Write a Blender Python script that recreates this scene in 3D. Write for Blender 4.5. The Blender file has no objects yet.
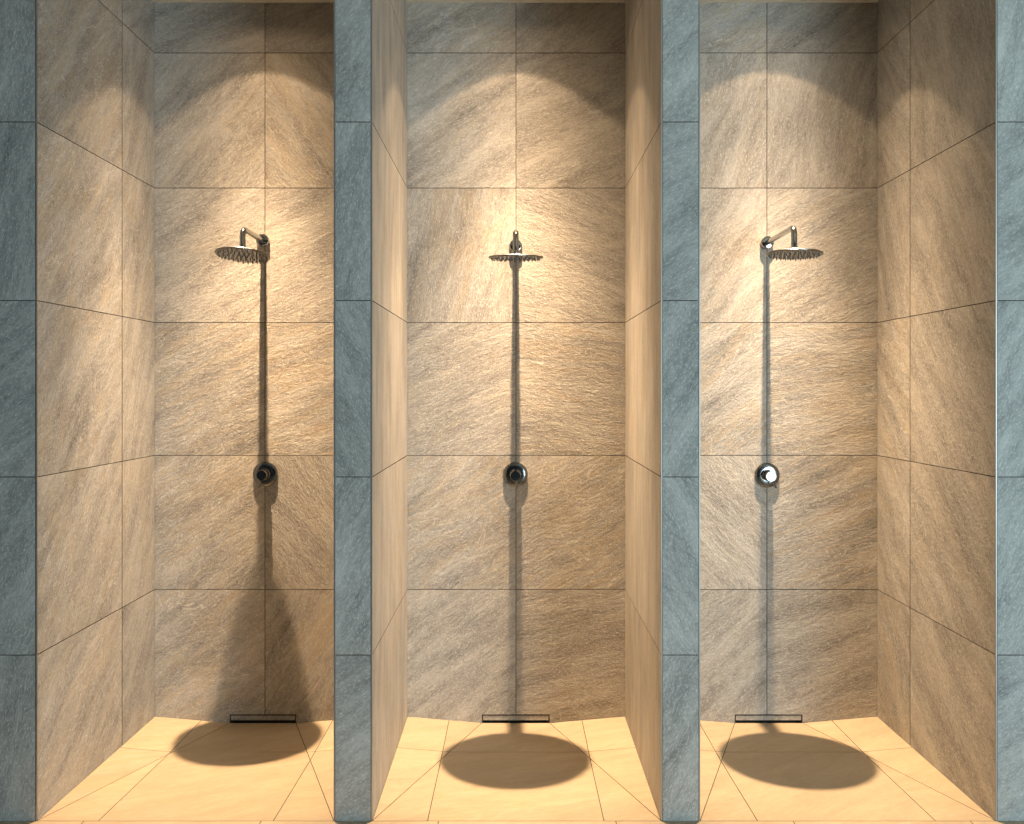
import bpy, bmesh, math, random
from mathutils import Vector, Matrix
random.seed(11)
S = bpy.context.scene
C = S.collection
PI = math.pi

# ------------------------------------------------------------------ materials
def N(nt, t, **kw):
    n = nt.nodes.new(t)
    for k, v in kw.items():
        if k.startswith('i_'):
            n.inputs[k[2:]].default_value = v
        else:
            setattr(n, k, v)
    return n

def L(nt, a, b):
    nt.links.new(a, b)

def math_node(nt, op, a, b=None, clamp=False):
    m = N(nt, 'ShaderNodeMath', operation=op, use_clamp=clamp)
    for i, v in enumerate((a, b)):
        if v is None:
            continue
        if isinstance(v, (int, float)):
            m.inputs[i].default_value = v
        else:
            L(nt, v, m.inputs[i])
    return m.outputs[0]

def ramp(nt, fac, stops, interp='LINEAR'):
    r = N(nt, 'ShaderNodeValToRGB')
    r.color_ramp.interpolation = interp
    els = r.color_ramp.elements
    while len(els) < len(stops):
        els.new(0.5)
    for e, (p, c) in zip(els, stops):
        e.position = p
        e.color = (c, c, c, 1) if isinstance(c, (int, float)) else (*c, 1)
    L(nt, fac, r.inputs['Fac'])
    return r.outputs['Color']

def noise(nt, vec, scale, detail=5, rough=0.55, dist=0.0):
    n = N(nt, 'ShaderNodeTexNoise')
    n.inputs['Scale'].default_value = scale
    n.inputs['Detail'].default_value = detail
    n.inputs['Roughness'].default_value = rough
    n.inputs['Distortion'].default_value = dist
    L(nt, vec, n.inputs['Vector'])
    return n.outputs['Fac']

def mixc(nt, fac, a, b, blend='MIX'):
    m = N(nt, 'ShaderNodeMix', data_type='RGBA', blend_type=blend)
    if isinstance(fac, (int, float)):
        m.inputs['Factor'].default_value = fac
    else:
        L(nt, fac, m.inputs['Factor'])
    for s, v in (('A', a), ('B', b)):
        sock = [i for i in m.inputs if i.name == s and i.type == 'RGBA'][0]
        if isinstance(v, tuple):
            sock.default_value = (*v, 1)
        else:
            L(nt, v, sock)
    return [o for o in m.outputs if o.type == 'RGBA'][0]

def stone(name, dark, light, ochre, pale, bump=1.0, streak=(7.0, 26.0), ochre_amt=0.5, rough=0.62):
    m = bpy.data.materials.new(name)
    m.use_nodes = True
    nt = m.node_tree
    bs = nt.nodes['Principled BSDF']
    uv = N(nt, 'ShaderNodeUVMap', uv_map='grain').outputs[0]
    tint = N(nt, 'ShaderNodeAttribute', attribute_name='tint')
    # gentle warping so that the grain swirls
    w = N(nt, 'ShaderNodeTexNoise')
    w.inputs['Scale'].default_value = 2.2
    w.inputs['Detail'].default_value = 2
    L(nt, uv, w.inputs['Vector'])
    sub = N(nt, 'ShaderNodeVectorMath', operation='SUBTRACT')
    L(nt, w.outputs['Color'], sub.inputs[0]); sub.inputs[1].default_value = (.5, .5, .5)
    scl = N(nt, 'ShaderNodeVectorMath', operation='SCALE'); scl.inputs['Scale'].default_value = 0.06
    L(nt, sub.outputs[0], scl.inputs[0])
    add = N(nt, 'ShaderNodeVectorMath', operation='ADD')
    L(nt, uv, add.inputs[0]); L(nt, scl.outputs[0], add.inputs[1])
    vec = add.outputs[0]
    def stretch(sx, sy):
        mp = N(nt, 'ShaderNodeMapping')
        mp.inputs['Scale'].default_value = (sx, sy, 1)
        L(nt, vec, mp.inputs['Vector'])
        return mp.outputs[0]
    cloud = noise(nt, stretch(1.6, 4.0), 1.6, 5, .55, .4)
    bands = noise(nt, stretch(1.0, 5.5), 2.6, 5, .6, .5)
    fine = noise(nt, stretch(*streak), 3.2, 6, .62, .25)
    flecks = noise(nt, stretch(38.0, 105.0), 2.0, 4, .7, .35)
    grit = noise(nt, vec, 130, 5, .65)
    lumps = noise(nt, stretch(10.0, 22.0), 2.4, 7, .72, .6)
    # colour
    f1 = math_node(nt, 'MULTIPLY', cloud, .38)
    f1 = math_node(nt, 'ADD', f1, math_node(nt, 'MULTIPLY', bands, .46))
    f1 = math_node(nt, 'ADD', f1, math_node(nt, 'MULTIPLY', fine, .34))
    f1 = math_node(nt, 'ADD', f1, math_node(nt, 'MULTIPLY', lumps, .22))
    base = mixc(nt, ramp(nt, f1, [(.49, 0.0), (.86, 1.0)]), dark, light)
    fl = ramp(nt, flecks, [(.52, 0.0), (.70, .65)])
    base = mixc(nt, fl, base, pale)
    vein_n = noise(nt, stretch(.7, 3.2), 2.4, 6, .6, 1.1)
    vein = ramp(nt, vein_n, [(.47, 0.0), (.525, 1.0), (.56, .35), (.66, 0.0)])
    vein2 = math_node(nt, 'MULTIPLY', vein, math_node(nt, 'MULTIPLY', cloud, ochre_amt * 1.1), True)
    sep = N(nt, 'ShaderNodeSeparateColor')
    L(nt, tint.outputs['Color'], sep.inputs[0])
    vein2 = math_node(nt, 'MULTIPLY', vein2, sep.outputs[1])
    base = mixc(nt, vein2, base, ochre)
    # a pale hairline scratch here and there
    crack_n = noise(nt, stretch(.9, 2.2), 3.1, 4, .55, .6)
    crack = ramp(nt, crack_n, [(.494, 0.0), (.5, .38), (.506, 0.0)])
    base = mixc(nt, math_node(nt, 'MULTIPLY', crack, sep.outputs[1]), base, pale)
    # per tile shade of the stone
    tb = N(nt, 'ShaderNodeCombineColor')
    for i in range(3):
        L(nt, sep.outputs[0], tb.inputs[i])
    base = mixc(nt, 1.0, base, tb.outputs[0], 'MULTIPLY')
    L(nt, base, bs.inputs['Base Color'])
    bs.inputs['Roughness'].default_value = rough
    bs.inputs['Specular IOR Level'].default_value = .35
    # relief
    h = math_node(nt, 'MULTIPLY', lumps, .55)
    h = math_node(nt, 'ADD', h, math_node(nt, 'MULTIPLY', fine, .32))
    h = math_node(nt, 'ADD', h, math_node(nt, 'MULTIPLY', flecks, .30))
    h = math_node(nt, 'ADD', h, math_node(nt, 'MULTIPLY', grit, .10))
    bp = N(nt, 'ShaderNodeBump')
    bp.inputs['Strength'].default_value = 1.0
    bp.inputs['Distance'].default_value = .0062 * bump
    L(nt, h, bp.inputs['Height'])
    L(nt, bp.outputs[0], bs.inputs['Normal'])
    return m

def simple(name, col, rough=.5, metal=0.0, spec=.5, nscale=60, namt=.12, bump=0.0):
    m = bpy.data.materials.new(name)
    m.use_nodes = True
    nt = m.node_tree
    bs = nt.nodes['Principled BSDF']
    tc = N(nt, 'ShaderNodeTexCoord')
    n = noise(nt, tc.outputs['Object'], nscale, 4)
    c = mixc(nt, n, tuple(x * (1 - namt) for x in col), tuple(min(1, x * (1 + namt)) for x in col))
    L(nt, c, bs.inputs['Base Color'])
    bs.inputs['Roughness'].default_value = rough
    bs.inputs['Metallic'].default_value = metal
    bs.inputs['Specular IOR Level'].default_value = spec
    if bump:
        bp = N(nt, 'ShaderNodeBump')
        bp.inputs['Distance'].default_value = bump
        L(nt, n, bp.inputs['Height'])
        L(nt, bp.outputs[0], bs.inputs['Normal'])
    return m

M = {}
M['stone'] = stone('grey_slate_tile', (.135, .130, .122), (.475, .455, .42), (.43, .315, .16), (.74, .72, .67))
M['pier'] = stone('blue_grey_slate_tile', (.130, .146, .148), (.455, .488, .484), (.33, .33, .28), (.72, .765, .76),
                  streak=(9.0, 22.0), ochre_amt=.15)
M['sawn'] = stone('sawn_slate_tile', (.19, .18, .165), (.50, .475, .43), (.40, .28, .14), (.50, .48, .44),
                  bump=.35, streak=(1.2, 46.0))
M['floor'] = stone('floor_slate_tile', (.305, .244, .165), (.43, .353, .245), (.32, .23, .115), (.38, .345, .285),
                   bump=.28, ochre_amt=.5)
M['grout'] = simple('dark_grout', (.075, .066, .058), .9, spec=.1, nscale=200)
M['steel'] = simple('brushed_steel_trim', (.36, .365, .36), .45, .8, nscale=90, namt=.05)
M['chrome'] = simple('polished_chrome', (.40, .40, .39), .10, 1.0, nscale=30, namt=.02)
M['gunmetal'] = simple('dark_chrome', (.20, .205, .21), .17, 1.0, nscale=30, namt=.02)
M['satin'] = simple('satin_steel', (.19, .186, .178), .30, 1.0, nscale=60, namt=.05)
M['rubber'] = simple('grey_silicone', (.16, .15, .135), .55, spec=.3)
M['black'] = simple('blackened_steel', (.022, .020, .018), .5, .3)
M['plaster'] = simple('beige_plaster', (.62, .58, .50), .85, spec=.2, nscale=40, namt=.05, bump=.0006)
M['white'] = simple('white_enamel', (.8, .8, .78), .4)

# ------------------------------------------------------------------ object helpers
def tag(o, label=None, cat=None, group=None, kind=None):
    if label: o['label'] = label
    if cat: o['category'] = cat
    if group: o['group'] = group
    if kind: o['kind'] = kind
    return o

def obj(name, bm, mats, parent=None, smooth=None):
    bmesh.ops.recalc_face_normals(bm, faces=bm.faces[:])
    me = bpy.data.meshes.new(name)
    bm.to_mesh(me); bm.free()
    for m in (mats if isinstance(mats, (list, tuple)) else [mats]):
        me.materials.append(m)
    o = bpy.data.objects.new(name, me)
    C.objects.link(o)
    if parent: o.parent = parent
    if smooth is not None:
        for p in me.polygons: p.use_smooth = True
        me.set_sharp_from_angle(angle=math.radians(smooth))
    return o

def empty(name, loc):
    e = bpy.data.objects.new(name, None)
    e.location = loc
    e.empty_display_size = .05
    C.objects.link(e)
    return e

def add_box(bm, x0, x1, y0, y1, z0, z1, mat=0):
    vs = [bm.verts.new((x, y, z)) for x in (x0, x1) for y in (y0, y1) for z in (z0, z1)]
    for q in ((0, 1, 3, 2), (4, 6, 7, 5), (0, 4, 5, 1), (2, 3, 7, 6), (0, 2, 6, 4), (1, 5, 7, 3)):
        f = bm.faces.new([vs[i] for i in q])
        f.material_index = mat
    return vs

GAP = .0015
def set_grain(bm, faces, u, v, ang, shade, ochre, org):
    uvl = bm.loops.layers.uv.get('grain') or bm.loops.layers.uv.new('grain')
    cl = bm.loops.layers.float_color.get('tint') or bm.loops.layers.float_color.new('tint')
    ox, oy = random.uniform(-40, 40), random.uniform(-40, 40)
    ca, sa = math.cos(ang), math.sin(ang)
    for f in faces:
        for lp in f.loops:
            d = lp.vert.co - org
            a, b = d.dot(u), d.dot(v)
            lp[uvl].uv = (a * ca + b * sa + ox, -a * sa + b * ca + oy)
            lp[cl] = (shade, ochre, 0, 1)

def tile(bm, org, u, v, n, poly, ang, shade, ochre, mat, depth=.006):
    """one slab of stone: poly in (u, v) metres, its face flush with the plane through org"""
    uvl = bm.loops.layers.uv.get('grain') or bm.loops.layers.uv.new('grain')
    top = [bm.verts.new(org + u * a + v * b) for a, b in poly]
    bot = [bm.verts.new(org + u * a + v * b - n * depth) for a, b in poly]
    fs = [bm.faces.new(top)]
    k = len(poly)
    for i in range(k):
        fs.append(bm.faces.new((top[i], bot[i], bot[(i + 1) % k], top[(i + 1) % k])))
    for f in fs: f.material_index = 1          # cut edges read as the joint
    fs[0].material_index = mat
    set_grain(bm, fs, u, v, ang, shade, ochre, org)

X, Y, Z = Vector((1, 0, 0)), Vector((0, 1, 0)), Vector((0, 0, 1))
ROWS = [-.06, .5595, 1.160, 1.755, 2.357, 2.962, 3.19]
CEIL = 3.187
D = .98                      # depth of a stall
EDGE = .0035                 # metal corner profile

def tiled_face(bm, org, u, v, n, us, vs, mat, angs, shades=None, ochres=None, notch=None):
    """grid of slabs; angs(i, j) gives the grain direction of the tile in column i, row j"""
    for i in range(len(us) - 1):
        for j in range(len(vs) - 1):
            gl = GAP * (1.5 if abs(n.x) > .5 and i > 0 else 1)
            gr = GAP * (1.5 if abs(n.x) > .5 and i < len(us) - 2 else 1)
            a0, a1 = us[i] + gl, us[i + 1] - gr
            b0, b1 = vs[j] + GAP, vs[j + 1] - GAP
            poly = [(a0, b0), (a1, b0), (a1, b1), (a0, b1)]
            if notch and j == 0:
                n0, n1, nz = notch
                if a0 < n0 < a1:
                    poly = [(a0, b0), (n0, b0), (n0, nz), (a1, nz), (a1, b1), (a0, b1)]
                elif a0 < n1 < a1:
                    poly = [(a0, nz), (n1, nz), (n1, b0), (a1, b0), (a1, b1), (a0, b1)]
            ang = angs(i, j)
            sh = shades(i, j) if shades else random.uniform(.93, 1.06)
            oc = ochres(i, j) if ochres else random.choice((.25, .5, .9, 1.0))
            tile(bm, org, u, v, n, poly, math.radians(ang), sh, oc, mat)

# ------------------------------------------------------------------ stalls
WL = [-1.613, -.482, .624]        # left inner faces
WR = [-.611, .4935, 1.622]        # right inner faces
JX = [-1.1195, .0045, 1.128]      # middle joint of each back wall
DR = [(-1.277, -.981), (-.148, .155), (.984, 1.287)]   # wall drain slots
DZ = 0.0                          # top of drain opening
WALLT = .12
side = ['left', 'middle', 'right']

GR = [ # grain angle of back wall tiles: [col][row] from the bottom
    [[35, 40, 28, 30, 48, 20], [62, 130, 20, 25, 130, 30]],
    [[38, 36, 28, 75, 36, 32], [12, 30, -8, 160, 25, 40]],
    [[42, 135, 40, 55, 70, 30], [18, 24, 8, 30, 78, 34]],
]
for s in range(3):
    bm = bmesh.new()
    x0, x1 = WL[s], WR[s]
    n0, n1 = DR[s]
    y0 = .0055
    add_box(bm, x0 - .02, x1 + .02, y0, WALLT, DZ, CEIL, 1)
    add_box(bm, x0 - .02, n0, y0, WALLT, -.08, DZ, 1)
    add_box(bm, n1, x1 + .02, y0, WALLT, -.08, DZ, 1)
    g = GR[s]
    tiled_face(bm, Vector((0, 0, 0)), X, Z, -Y, [x0 - .004, JX[s], x1 + .004], ROWS, 0,
               lambda i, j: g[i][j], notch=(n0, n1, DZ),
               shades=lambda i, j: random.uniform(.95, 1.05) * (1.04 if i == 0 else .97))
    o = obj('wall_back_' + side[s], bm, [M['stone'], M['grout']])
    tag(o, 'slate tiled back wall of the %s shower stall' % side[s], 'wall', kind='structure')

def pier(name, x0, x1, label, inner_l, inner_r, mat_l, mat_r, ucuts, trims):
    """a wall between stalls; inner_l / inner_r: its left / right face looks into a stall"""
    bm = bmesh.new()
    t = .0055
    add_box(bm, x0 + t, x1 - t, -D + t, WALLT - .001, -.08, CEIL - .001, 1)
    f0 = x0 + (EDGE if 'l' in trims else 0)
    f1 = x1 - (EDGE if 'r' in trims else 0)
    cuts = [f0] + ucuts + [f1]
    # front, facing the viewer
    tiled_face(bm, Vector((0, -D, 0)), X, Z, -Y, cuts, ROWS, 3,
               lambda i, j: random.choice((35, 48, 60, 120, 75, 40)),
               ochres=lambda i, j: .12)
    ys = [-D + EDGE, -.33, -.0005]
    va = lambda i, j: random.choice((62, 48, 40, 55, 70))
    vv = lambda i, j: random.choice((88, 90, 92, 89))
    if inner_r:
        tiled_face(bm, Vector((x1, 0, 0)), Y, Z, X, ys if mat_r == 0 else [ys[0], ys[-1]], ROWS, mat_r, vv if mat_r == 2 else va)
    if inner_l:
        tiled_face(bm, Vector((x0, 0, 0)), Y, Z, -X, ys if mat_l == 0 else [ys[0], ys[-1]], ROWS, mat_l, vv if mat_l == 2 else va)
    o = obj(name, bm, [M['stone'], M['grout'], M['sawn'], M['pier']])
    tag(o, label, 'wall', kind='structure')
    return o

pier('wall_left', -3.4, WL[0], 'dark slate tiled wall at the outer left of the stalls', False, True, 0, 0, [-2.817, -2.217], 'r')
pier('wall_middle_left', WR[0], WL[1], 'narrow slate pier between the left and middle stalls', True, True, 0, 2, [], 'lr')
pier('wall_middle_right', WR[1], WL[2], 'narrow slate pier between the middle and right stalls', True, True, 2, 0, [], 'lr')
pier('wall_right', WR[2], 3.4, 'slate tiled wall at the outer right of the stalls', True, False, 0, 0, [2.224, 2.824], 'l')

# metal corner profiles on the pier edges
k = 0
for x, sg, lab in ((WL[0], -1, 'left edge of the left stall'), (WR[0], 1, 'right edge of the left stall'),
                   (WL[1], -1, 'left edge of the middle stall'), (WR[1], 1, 'right edge of the middle stall'),
                   (WL[2], -1, 'left edge of the right stall'), (WR[2], 1, 'right edge of the right stall')):
    k += 1
    bm = bmesh.new()
    e = EDGE - .0004
    p = .0006
    prof = [(-p * sg, -D - p), (e * sg, -D - p), (e * sg, -D + .006), (.006 * sg, -D + .006), (.006 * sg, -D + e), (-p * sg, -D + e)]
    lo = [bm.verts.new((x + a, b, .001)) for a, b in prof]
    hi = [bm.verts.new((x + a, b, CEIL - .001)) for a, b in prof]
    n = len(prof)
    bm.faces.new(lo); bm.faces.new(hi)
    for i in range(n):
        bm.faces.new((lo[i], lo[(i + 1) % n], hi[(i + 1) % n], hi[i]))
    o = obj('trim_%d' % k, bm, M['steel'])
    tag(o, 'thin bright metal corner strip on the ' + lab, 'trim', kind='structure')

# ------------------------------------------------------------------ floors
GX = [(-1.405, -.815), (-.295, .300), (.818, 1.418)]
def finish_floor(bm, name, label, angle=25):
    fl = [f for f in bm.faces]
    r = bmesh.ops.inset_individual(bm, faces=fl, thickness=.0014, depth=0.0, use_even_offset=True)
    ring = set(r['faces'])
    inner = [f for f in bm.faces if f not in ring]
    iv = {v for f in inner for v in f.verts}
    for v in bm.verts:
        if v not in iv:
            v.co.z -= .0016
    bm.loops.layers.uv.new('grain'); bm.loops.layers.float_color.new('tint')
    for f in bm.faces:
        if f in ring:
            f.material_index = 1
            set_grain(bm, [f], X, Y, 0, 1, 0, Vector((0, 0, 0)))
        else:
            set_grain(bm, [f], X, Y, math.radians(angle + random.uniform(-14, 14)), random.uniform(.96, 1.04),
                      random.choice((.3, .6, 1)), Vector((0, 0, 0)))
    for f in bm.faces:
        f.normal_update()
        if f.normal.z < 0: f.normal_flip()
    me = bpy.data.meshes.new(name)
    bm.to_mesh(me); bm.free()
    me.materials.append(M['floor']); me.materials.append(M['grout'])
    o = bpy.data.objects.new(name, me); C.objects.link(o)
    tag(o, label, 'floor', kind='structure')
    return o

def cut(bm, co, no):
    bmesh.ops.bisect_plane(bm, geom=bm.verts[:] + bm.edges[:] + bm.faces[:], plane_co=co, plane_no=no, dist=1e-6)

for s in range(3):
    bm = bmesh.new()
    x0, x1 = WL[s] + .0004, WR[s] - .0004
    n0, n1 = DR[s]
    fl, fr = bm.verts.new((x0, -D, 0)), bm.verts.new((x1, -D, 0))
    bl, br = bm.verts.new((x0, -.0004, -.009)), bm.verts.new((x1, -.0004, -.009))
    dl, dr = bm.verts.new((n0, -.0004, -.038)), bm.verts.new((n1, -.0004, -.038))
    bm.faces.new((fl, dl, bl)); bm.faces.new((fl, fr, dr, dl)); bm.faces.new((fr, br, dr))
    for gx in GX[s]: cut(bm, (gx, 0, 0), (1, 0, 0))
    cut(bm, (0, -.352, 0), (0, 1, 0))
    finish_floor(bm, 'floor_' + side[s], 'stone tiled floor of the %s stall sloping to its wall drain' % side[s])

bm = bmesh.new()
q = [bm.verts.new(p) for p in ((-3.4, -6.2, 0), (3.4, -6.2, 0), (3.4, -D, 0), (-3.4, -D, 0))]
bm.faces.new(q)
for i in range(-6, 7): cut(bm, (-.258 + .5975 * i, 0, 0), (1, 0, 0))
for j in range(1, 9): cut(bm, (0, -D - .6 * j, 0), (0, 1, 0))
finish_floor(bm, 'floor_front', 'stone tiled floor running along in front of the three stalls')

# ------------------------------------------------------------------ ceiling
bm = bmesh.new()
add_box(bm, -3.4, 3.4, -6.2, WALLT, CEIL, CEIL + .12)
tag(obj('ceiling', bm, M['plaster']), 'plain beige ceiling over the shower stalls', 'ceiling', kind='structure')

# ------------------------------------------------------------------ fittings
def lathe(bm, prof, axis='z', seg=48, org=Vector((0, 0, 0))):
    """prof: (radius, height) pairs; axis 'z' up or 'y' towards the viewer (-Y)"""
    rings = []
    for r, h in prof:
        ring = []
        if r < 1e-6:
            p = Vector((0, 0, h)) if axis == 'z' else Vector((0, -h, 0))
            ring = [bm.verts.new(org + p)]
        else:
            for i in range(seg):
                a = 2 * PI * i / seg
                p = Vector((r * math.cos(a), r * math.sin(a), h)) if axis == 'z' else Vector((r * math.cos(a), -h, r * math.sin(a)))
                ring.append(bm.verts.new(org + p))
        rings.append(ring)
    for A, B in zip(rings, rings[1:]):
        if len(A) == 1 and len(B) == 1: continue
        for i in range(seg):
            j = (i + 1) % seg
            if len(A) == 1: bm.faces.new((A[0], B[i], B[j]))
            elif len(B) == 1: bm.faces.new((A[i], A[j], B[0]))
            else: bm.faces.new((A[i], A[j], B[j], B[i]))
    return bm

def tube(bm, pts, r, seg=20):
    pts = [Vector(p) for p in pts]
    rings = []
    for i, p in enumerate(pts):
        t = (pts[min(i + 1, len(pts) - 1)] - pts[max(i - 1, 0)]).normalized()
        a = Vector((1, 0, 0)) if abs(t.x) < .9 else Vector((0, 1, 0))
        b = t.cross(a).normalized(); a = b.cross(t).normalized()
        rr = r[i] if isinstance(r, (list, tuple)) else r
        rings.append([bm.verts.new(p + (a * math.cos(2 * PI * k / seg) + b * math.sin(2 * PI * k / seg)) * rr) for k in range(seg)])
    for A, B in zip(rings, rings[1:]):
        for k in range(seg):
            bm.faces.new((A[k], A[(k + 1) % seg], B[(k + 1) % seg], B[k]))
    bm.faces.new(rings[0]); bm.faces.new(rings[-1])
    return bm

# nozzle shared by all heads
bm = bmesh.new()
lathe(bm, [(0, .001), (.0031, .001), (.0027, -.0045), (.0018, -.0072), (0, -.0072)], seg=8)
nozzle_proto = obj('nozzle', bm, M['rubber'], smooth=40)
nozzle_mesh = nozzle_proto.data
bpy.data.objects.remove(nozzle_proto)
HR = .111

def shower(x, z, out, drop, pitch, roll, label):
    """x, z of the wall flange; out: reach of the arm; drop: head underside below the arm axis"""
    t = empty('rain_shower', (x, 0, z))
    tag(t, label, 'shower head', 'rain showers on the back walls')
    bm = bmesh.new()
    lathe(bm, [(0, .0), (.028, .0), (.0285, .003), (.0285, .020), (.027, .0235), (.0235, .025), (.0135, .025), (.0135, .031), (0, .031)], 'y', 48)
    obj('wall_flange', bm, M['chrome'], t, 35)
    R = .034
    pts = [(0, -.004, 0), (0, -.08, 0), (0, -(out - R) * .7, 0), (0, -(out - R), 0)]
    for i in range(1, 11):
        a = PI / 2 * i / 10
        pts.append((0, -(out - R) - R * math.sin(a), -R + R * math.cos(a)))
    pts.append((0, -out, -(drop - .030)))
    obj('shower_arm', tube(bmesh.new(), pts, .0122), M['chrome'], t, 40)
    bm = bmesh.new()
    lathe(bm, [(0, 0.034), (.0135, .034), (.0145, .031), (.0145, .018), (.013, .012), (0, .012)], 'z', 32)
    c = obj('swivel_collar', bm, M['chrome'], t, 35)
    c.location = (0, -out, -drop)
    bm = bmesh.new()
    lathe(bm, [(0, 0), (HR - .006, 0), (HR - .0015, .0008), (HR, .003), (HR, .006), (HR - .002, .0082), (HR * .8, .0092), (HR * .5, .0102),
               (.03, .0110), (.02, .0122), (.015, .0150), (0, .0150)], 'z', 96)
    h = obj('head_disc', bm, M['satin'], t, 35)
    h.location = (0, -out, -drop)
    h.rotation_euler = (math.radians(pitch), math.radians(roll), 0)
    for ring in range(6):
        cnt = max(1, ring * 6)
        for k in range(cnt):
            a = 2 * PI * k / cnt + ring * .2
            r = ring * .0195
            nz = bpy.data.objects.new('nozzle', nozzle_mesh)
            C.objects.link(nz)
            nz.parent = h
            nz.location = (r * math.cos(a), r * math.sin(a), 0)
    return t

shower(-1.126, 2.120, .304, .113, -7.5, 2.2, 'round chrome rain shower head tilted on its arm in the left stall')
shower(.003, 2.096, 0.375, .110, 3.6, 0, 'round chrome rain shower head seen edge-on in the middle stall')
shower(1.126, 2.110, .395, .113, -1.2, 1.5, 'round chrome rain shower head with bright flange in the right stall')

def valve(x, z, label, lever_turn):
    t = empty('shower_valve', (x, 0, z))
    tag(t, label, 'shower valve', 'shower mixer valves on the back walls')
    bm = bmesh.new()
    lathe(bm, [(0, 0), (.0535, 0), (.0550, .002), (.0550, .009), (.0530, .0135), (.047, .0165), (.035, .018), (.026, .0185), (0, .0185)], 'y', 64)
    obj('escutcheon', bm, M['gunmetal'], t, 30)
    bm = bmesh.new()
    lathe(bm, [(0, .012), (.0255, .012), (.0255, .021), (.0225, .023), (.0225, .026), (.0245, .028), (.0245, .062), (.0232, .0665), (.0215, .068), (0, .0682)], 'y', 48)
    obj('knob', bm, M['gunmetal'], t, 30)
    bm = bmesh.new()
    a = math.radians(lever_turn)
    pts = []
    for i in range(6):
        f = i / 5
        rr = .019 + .036 * f
        pts.append((rr * math.sin(a), -.052 - .020 * f, -rr * math.cos(a)))
    tube(bm, pts, [.0055, .0050, .0048, .0048, .0050, .0042], 14)
    obj('lever', bm, M['gunmetal'], t, 40)

valve(-1.1165, 1.077, 'round chrome shower valve in shade on the back wall of the left stall', -12)
valve(.002, 1.075, 'round chrome shower valve seen head-on in the middle stall', 6)
valve(1.128, 1.072, 'round chrome shower valve with shiny bright face in the right stall', 22)

def drain(s):
    n0, n1 = DR[s]
    w = n1 - n0
    t = empty('wall_drain', ((n0 + n1) / 2, 0, -.038))
    tag(t, 'slim wall drain slot with stone cover at the foot of the %s stall' % side[s], 'drain', 'wall drains at the floor')
    hw = w / 2 - .0008
    top = .038 + DZ - .001
    e = .0035
    # frame: inverted U, open at the floor
    bm = bmesh.new()
    pr = [(-hw, 0), (-hw, top), (hw, top), (hw, 0), (hw - e, 0), (hw - e, top - e), (-hw + e, top - e), (-hw + e, 0)]
    for y in (-.0012, .045):
        pass
    fr = [bm.verts.new((a, -.0012, b)) for a, b in pr]
    bk = [bm.verts.new((a, .045, b)) for a, b in pr]
    for A in (fr, bk):
        bm.faces.new((A[0], A[1], A[6], A[7])); bm.faces.new((A[1], A[2], A[5], A[6])); bm.faces.new((A[2], A[3], A[4], A[5]))
    for i in range(8):
        bm.faces.new((fr[i], fr[(i + 1) % 8], bk[(i + 1) % 8], bk[i]))
    obj('frame', bm, M['black'], t)
    # stone cover plate
    bm = bmesh.new()
    a = hw - e - .001
    vs = add_box(bm, -a, a, .0, .010, .012, top - e - .0012, 0)
    bm.loops.layers.uv.new('grain'); bm.loops.layers.float_color.new('tint')
    set_grain(bm, bm.faces[:], X, Z, math.radians(35), .95, .3, Vector((0, 0, 0)))
    obj('cover_plate', bm, M['stone'], t)
    # dark channel behind
    bm = bmesh.new()
    b = hw - e - .0005
    add_box(bm, -b, b, .040, .0435, -.035, top - e - .0005)
    add_box(bm, -b, b, .0006, .040, -.035, -.030)
    obj('channel', bm, M['black'], t)
for s in range(3): drain(s)

# ------------------------------------------------------------------ lamps in the stall ceilings
def ies(light, strength, stops, rim, tilt=0):
    """beam profile: stops = (degrees from the vertical axis, relative intensity); rim = edge of the slightly tilted reflector"""
    light.use_nodes = True
    nt = light.node_tree
    em = nt.nodes['Emission']
    g = N(nt, 'ShaderNodeNewGeometry')
    def angle(t):
        vm = N(nt, 'ShaderNodeVectorMath', operation='DOT_PRODUCT')
        L(nt, g.outputs['Incoming'], vm.inputs[0])
        vm.inputs[1].default_value = (0, math.sin(t), math.cos(t))
        c = math_node(nt, 'MINIMUM', math_node(nt, 'ABSOLUTE', vm.outputs['Value']), .99999)
        return math_node(nt, 'MULTIPLY', math_node(nt, 'ARCCOSINE', c), 180 / PI / 80)
    mx = max(v for _, v in stops)
    core = ramp(nt, angle(0), [(d / 80, v / mx) for d, v in stops])
    edge = ramp(nt, angle(tilt), [(d / 80, v) for d, v in rim])
    st = math_node(nt, 'MULTIPLY', math_node(nt, 'MULTIPLY', core, edge), strength * mx)
    L(nt, st, em.inputs['Strength'])

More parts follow.
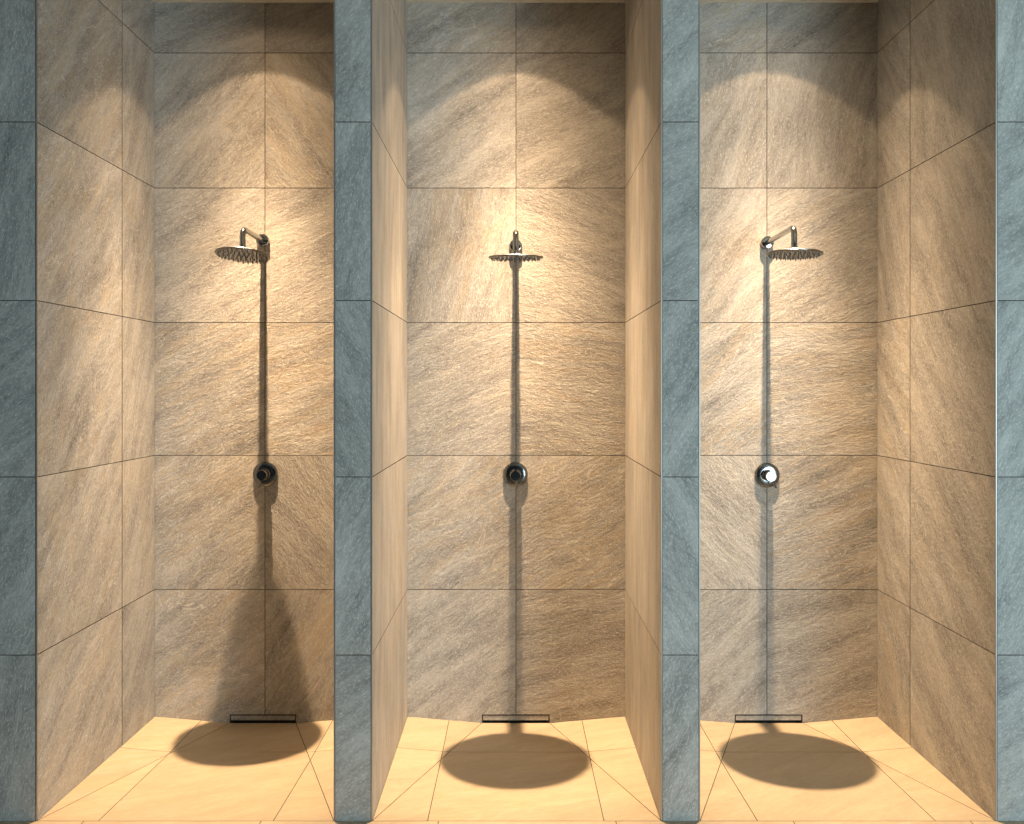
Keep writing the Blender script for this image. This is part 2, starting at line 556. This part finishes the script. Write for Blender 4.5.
BEAM = [(0, 1.32), (8, 1.32), (11.5, 1.22), (15, .86), (19, .49), (23, .21), (27, .105), (34, .046), (41, .025), (48, .018), (70, .018), (80, .0)]
RIM = [(0, 1), (44.0, 1), (46.4, .26), (58, .10), (78, .04)]
def downlight(x, y, power, color, tilt, label, k=1):
    t = empty('downlight', (x, y, CEIL))
    tag(t, label, 'ceiling lamp', 'downlights in the stall ceilings')
    bm = bmesh.new()
    lathe(bm, [(.030, -.001), (.045, -.001), (.045, -.004), (.041, -.007), (.031, -.007), (.030, -.001)], 'z', 48)
    obj('bezel', bm, M['white'], t, 30)
    ld = bpy.data.lights.new('downlight_lamp', 'SPOT')
    ld.energy = power
    ld.color = color
    ld.shadow_soft_size = .011
    ld.spot_size = math.radians(160)
    ld.spot_blend = .02
    ies(ld, 1.0, BEAM, RIM, tilt)
    lo = bpy.data.objects.new('downlight_lamp', ld)
    C.objects.link(lo)
    lo.parent = t
    lo.location = (0, 0, -.022)

WARM = (1.0, .685, .41)
downlight(-1.124, -.362, 800, WARM, math.radians(-5.5), 'ceiling downlight above the left stall')
downlight(.004, -.345, 820, WARM, math.radians(-4), 'ceiling downlight above the middle stall')
downlight(1.127, -.377, 750, WARM, math.radians(-7), 'ceiling downlight above the right stall')

# daylight from the tall opening on the right, in front of the stalls
ld = bpy.data.lights.new('daylight_opening', 'AREA')
ld.shape = 'RECTANGLE'; ld.size = 1.8; ld.size_y = 2.4
ld.energy = 205
ld.color = (.74, .93, 1.0)
lo = bpy.data.objects.new('daylight_opening', ld)
C.objects.link(lo)
lo.location = (3.2, -5.9, 1.15)
lo.rotation_euler = (Vector((.3, -.5, 1.3)) - Vector(lo.location)).to_track_quat('-Z', 'Z').to_euler()

w = bpy.data.worlds.new('World')
S.world = w
w.use_nodes = True
bg = w.node_tree.nodes['Background']
bg.inputs['Color'].default_value = (.72, .88, 1.0, 1)
bg.inputs['Strength'].default_value = .035

# ------------------------------------------------------------------ camera
cd = bpy.data.cameras.new('camera')
cam = bpy.data.objects.new('camera', cd)
C.objects.link(cam)
cam.location = (0, -3.97, 1.455)
cam.rotation_euler = (PI / 2, 0, 0)
cd.sensor_width = 36
cd.lens = 886.6 / 1024 * 36
cd.shift_x = -3 / 1024
cd.shift_y = -22.5 / 1024
cd.clip_start = .05
S.camera = cam

vs = S.view_settings
S.display_settings.display_device = 'sRGB'
vs.view_transform = 'Standard'
vs.look = 'None'
vs.gamma = 1.0
vs.use_curve_mapping = False
vs.exposure = 0.15
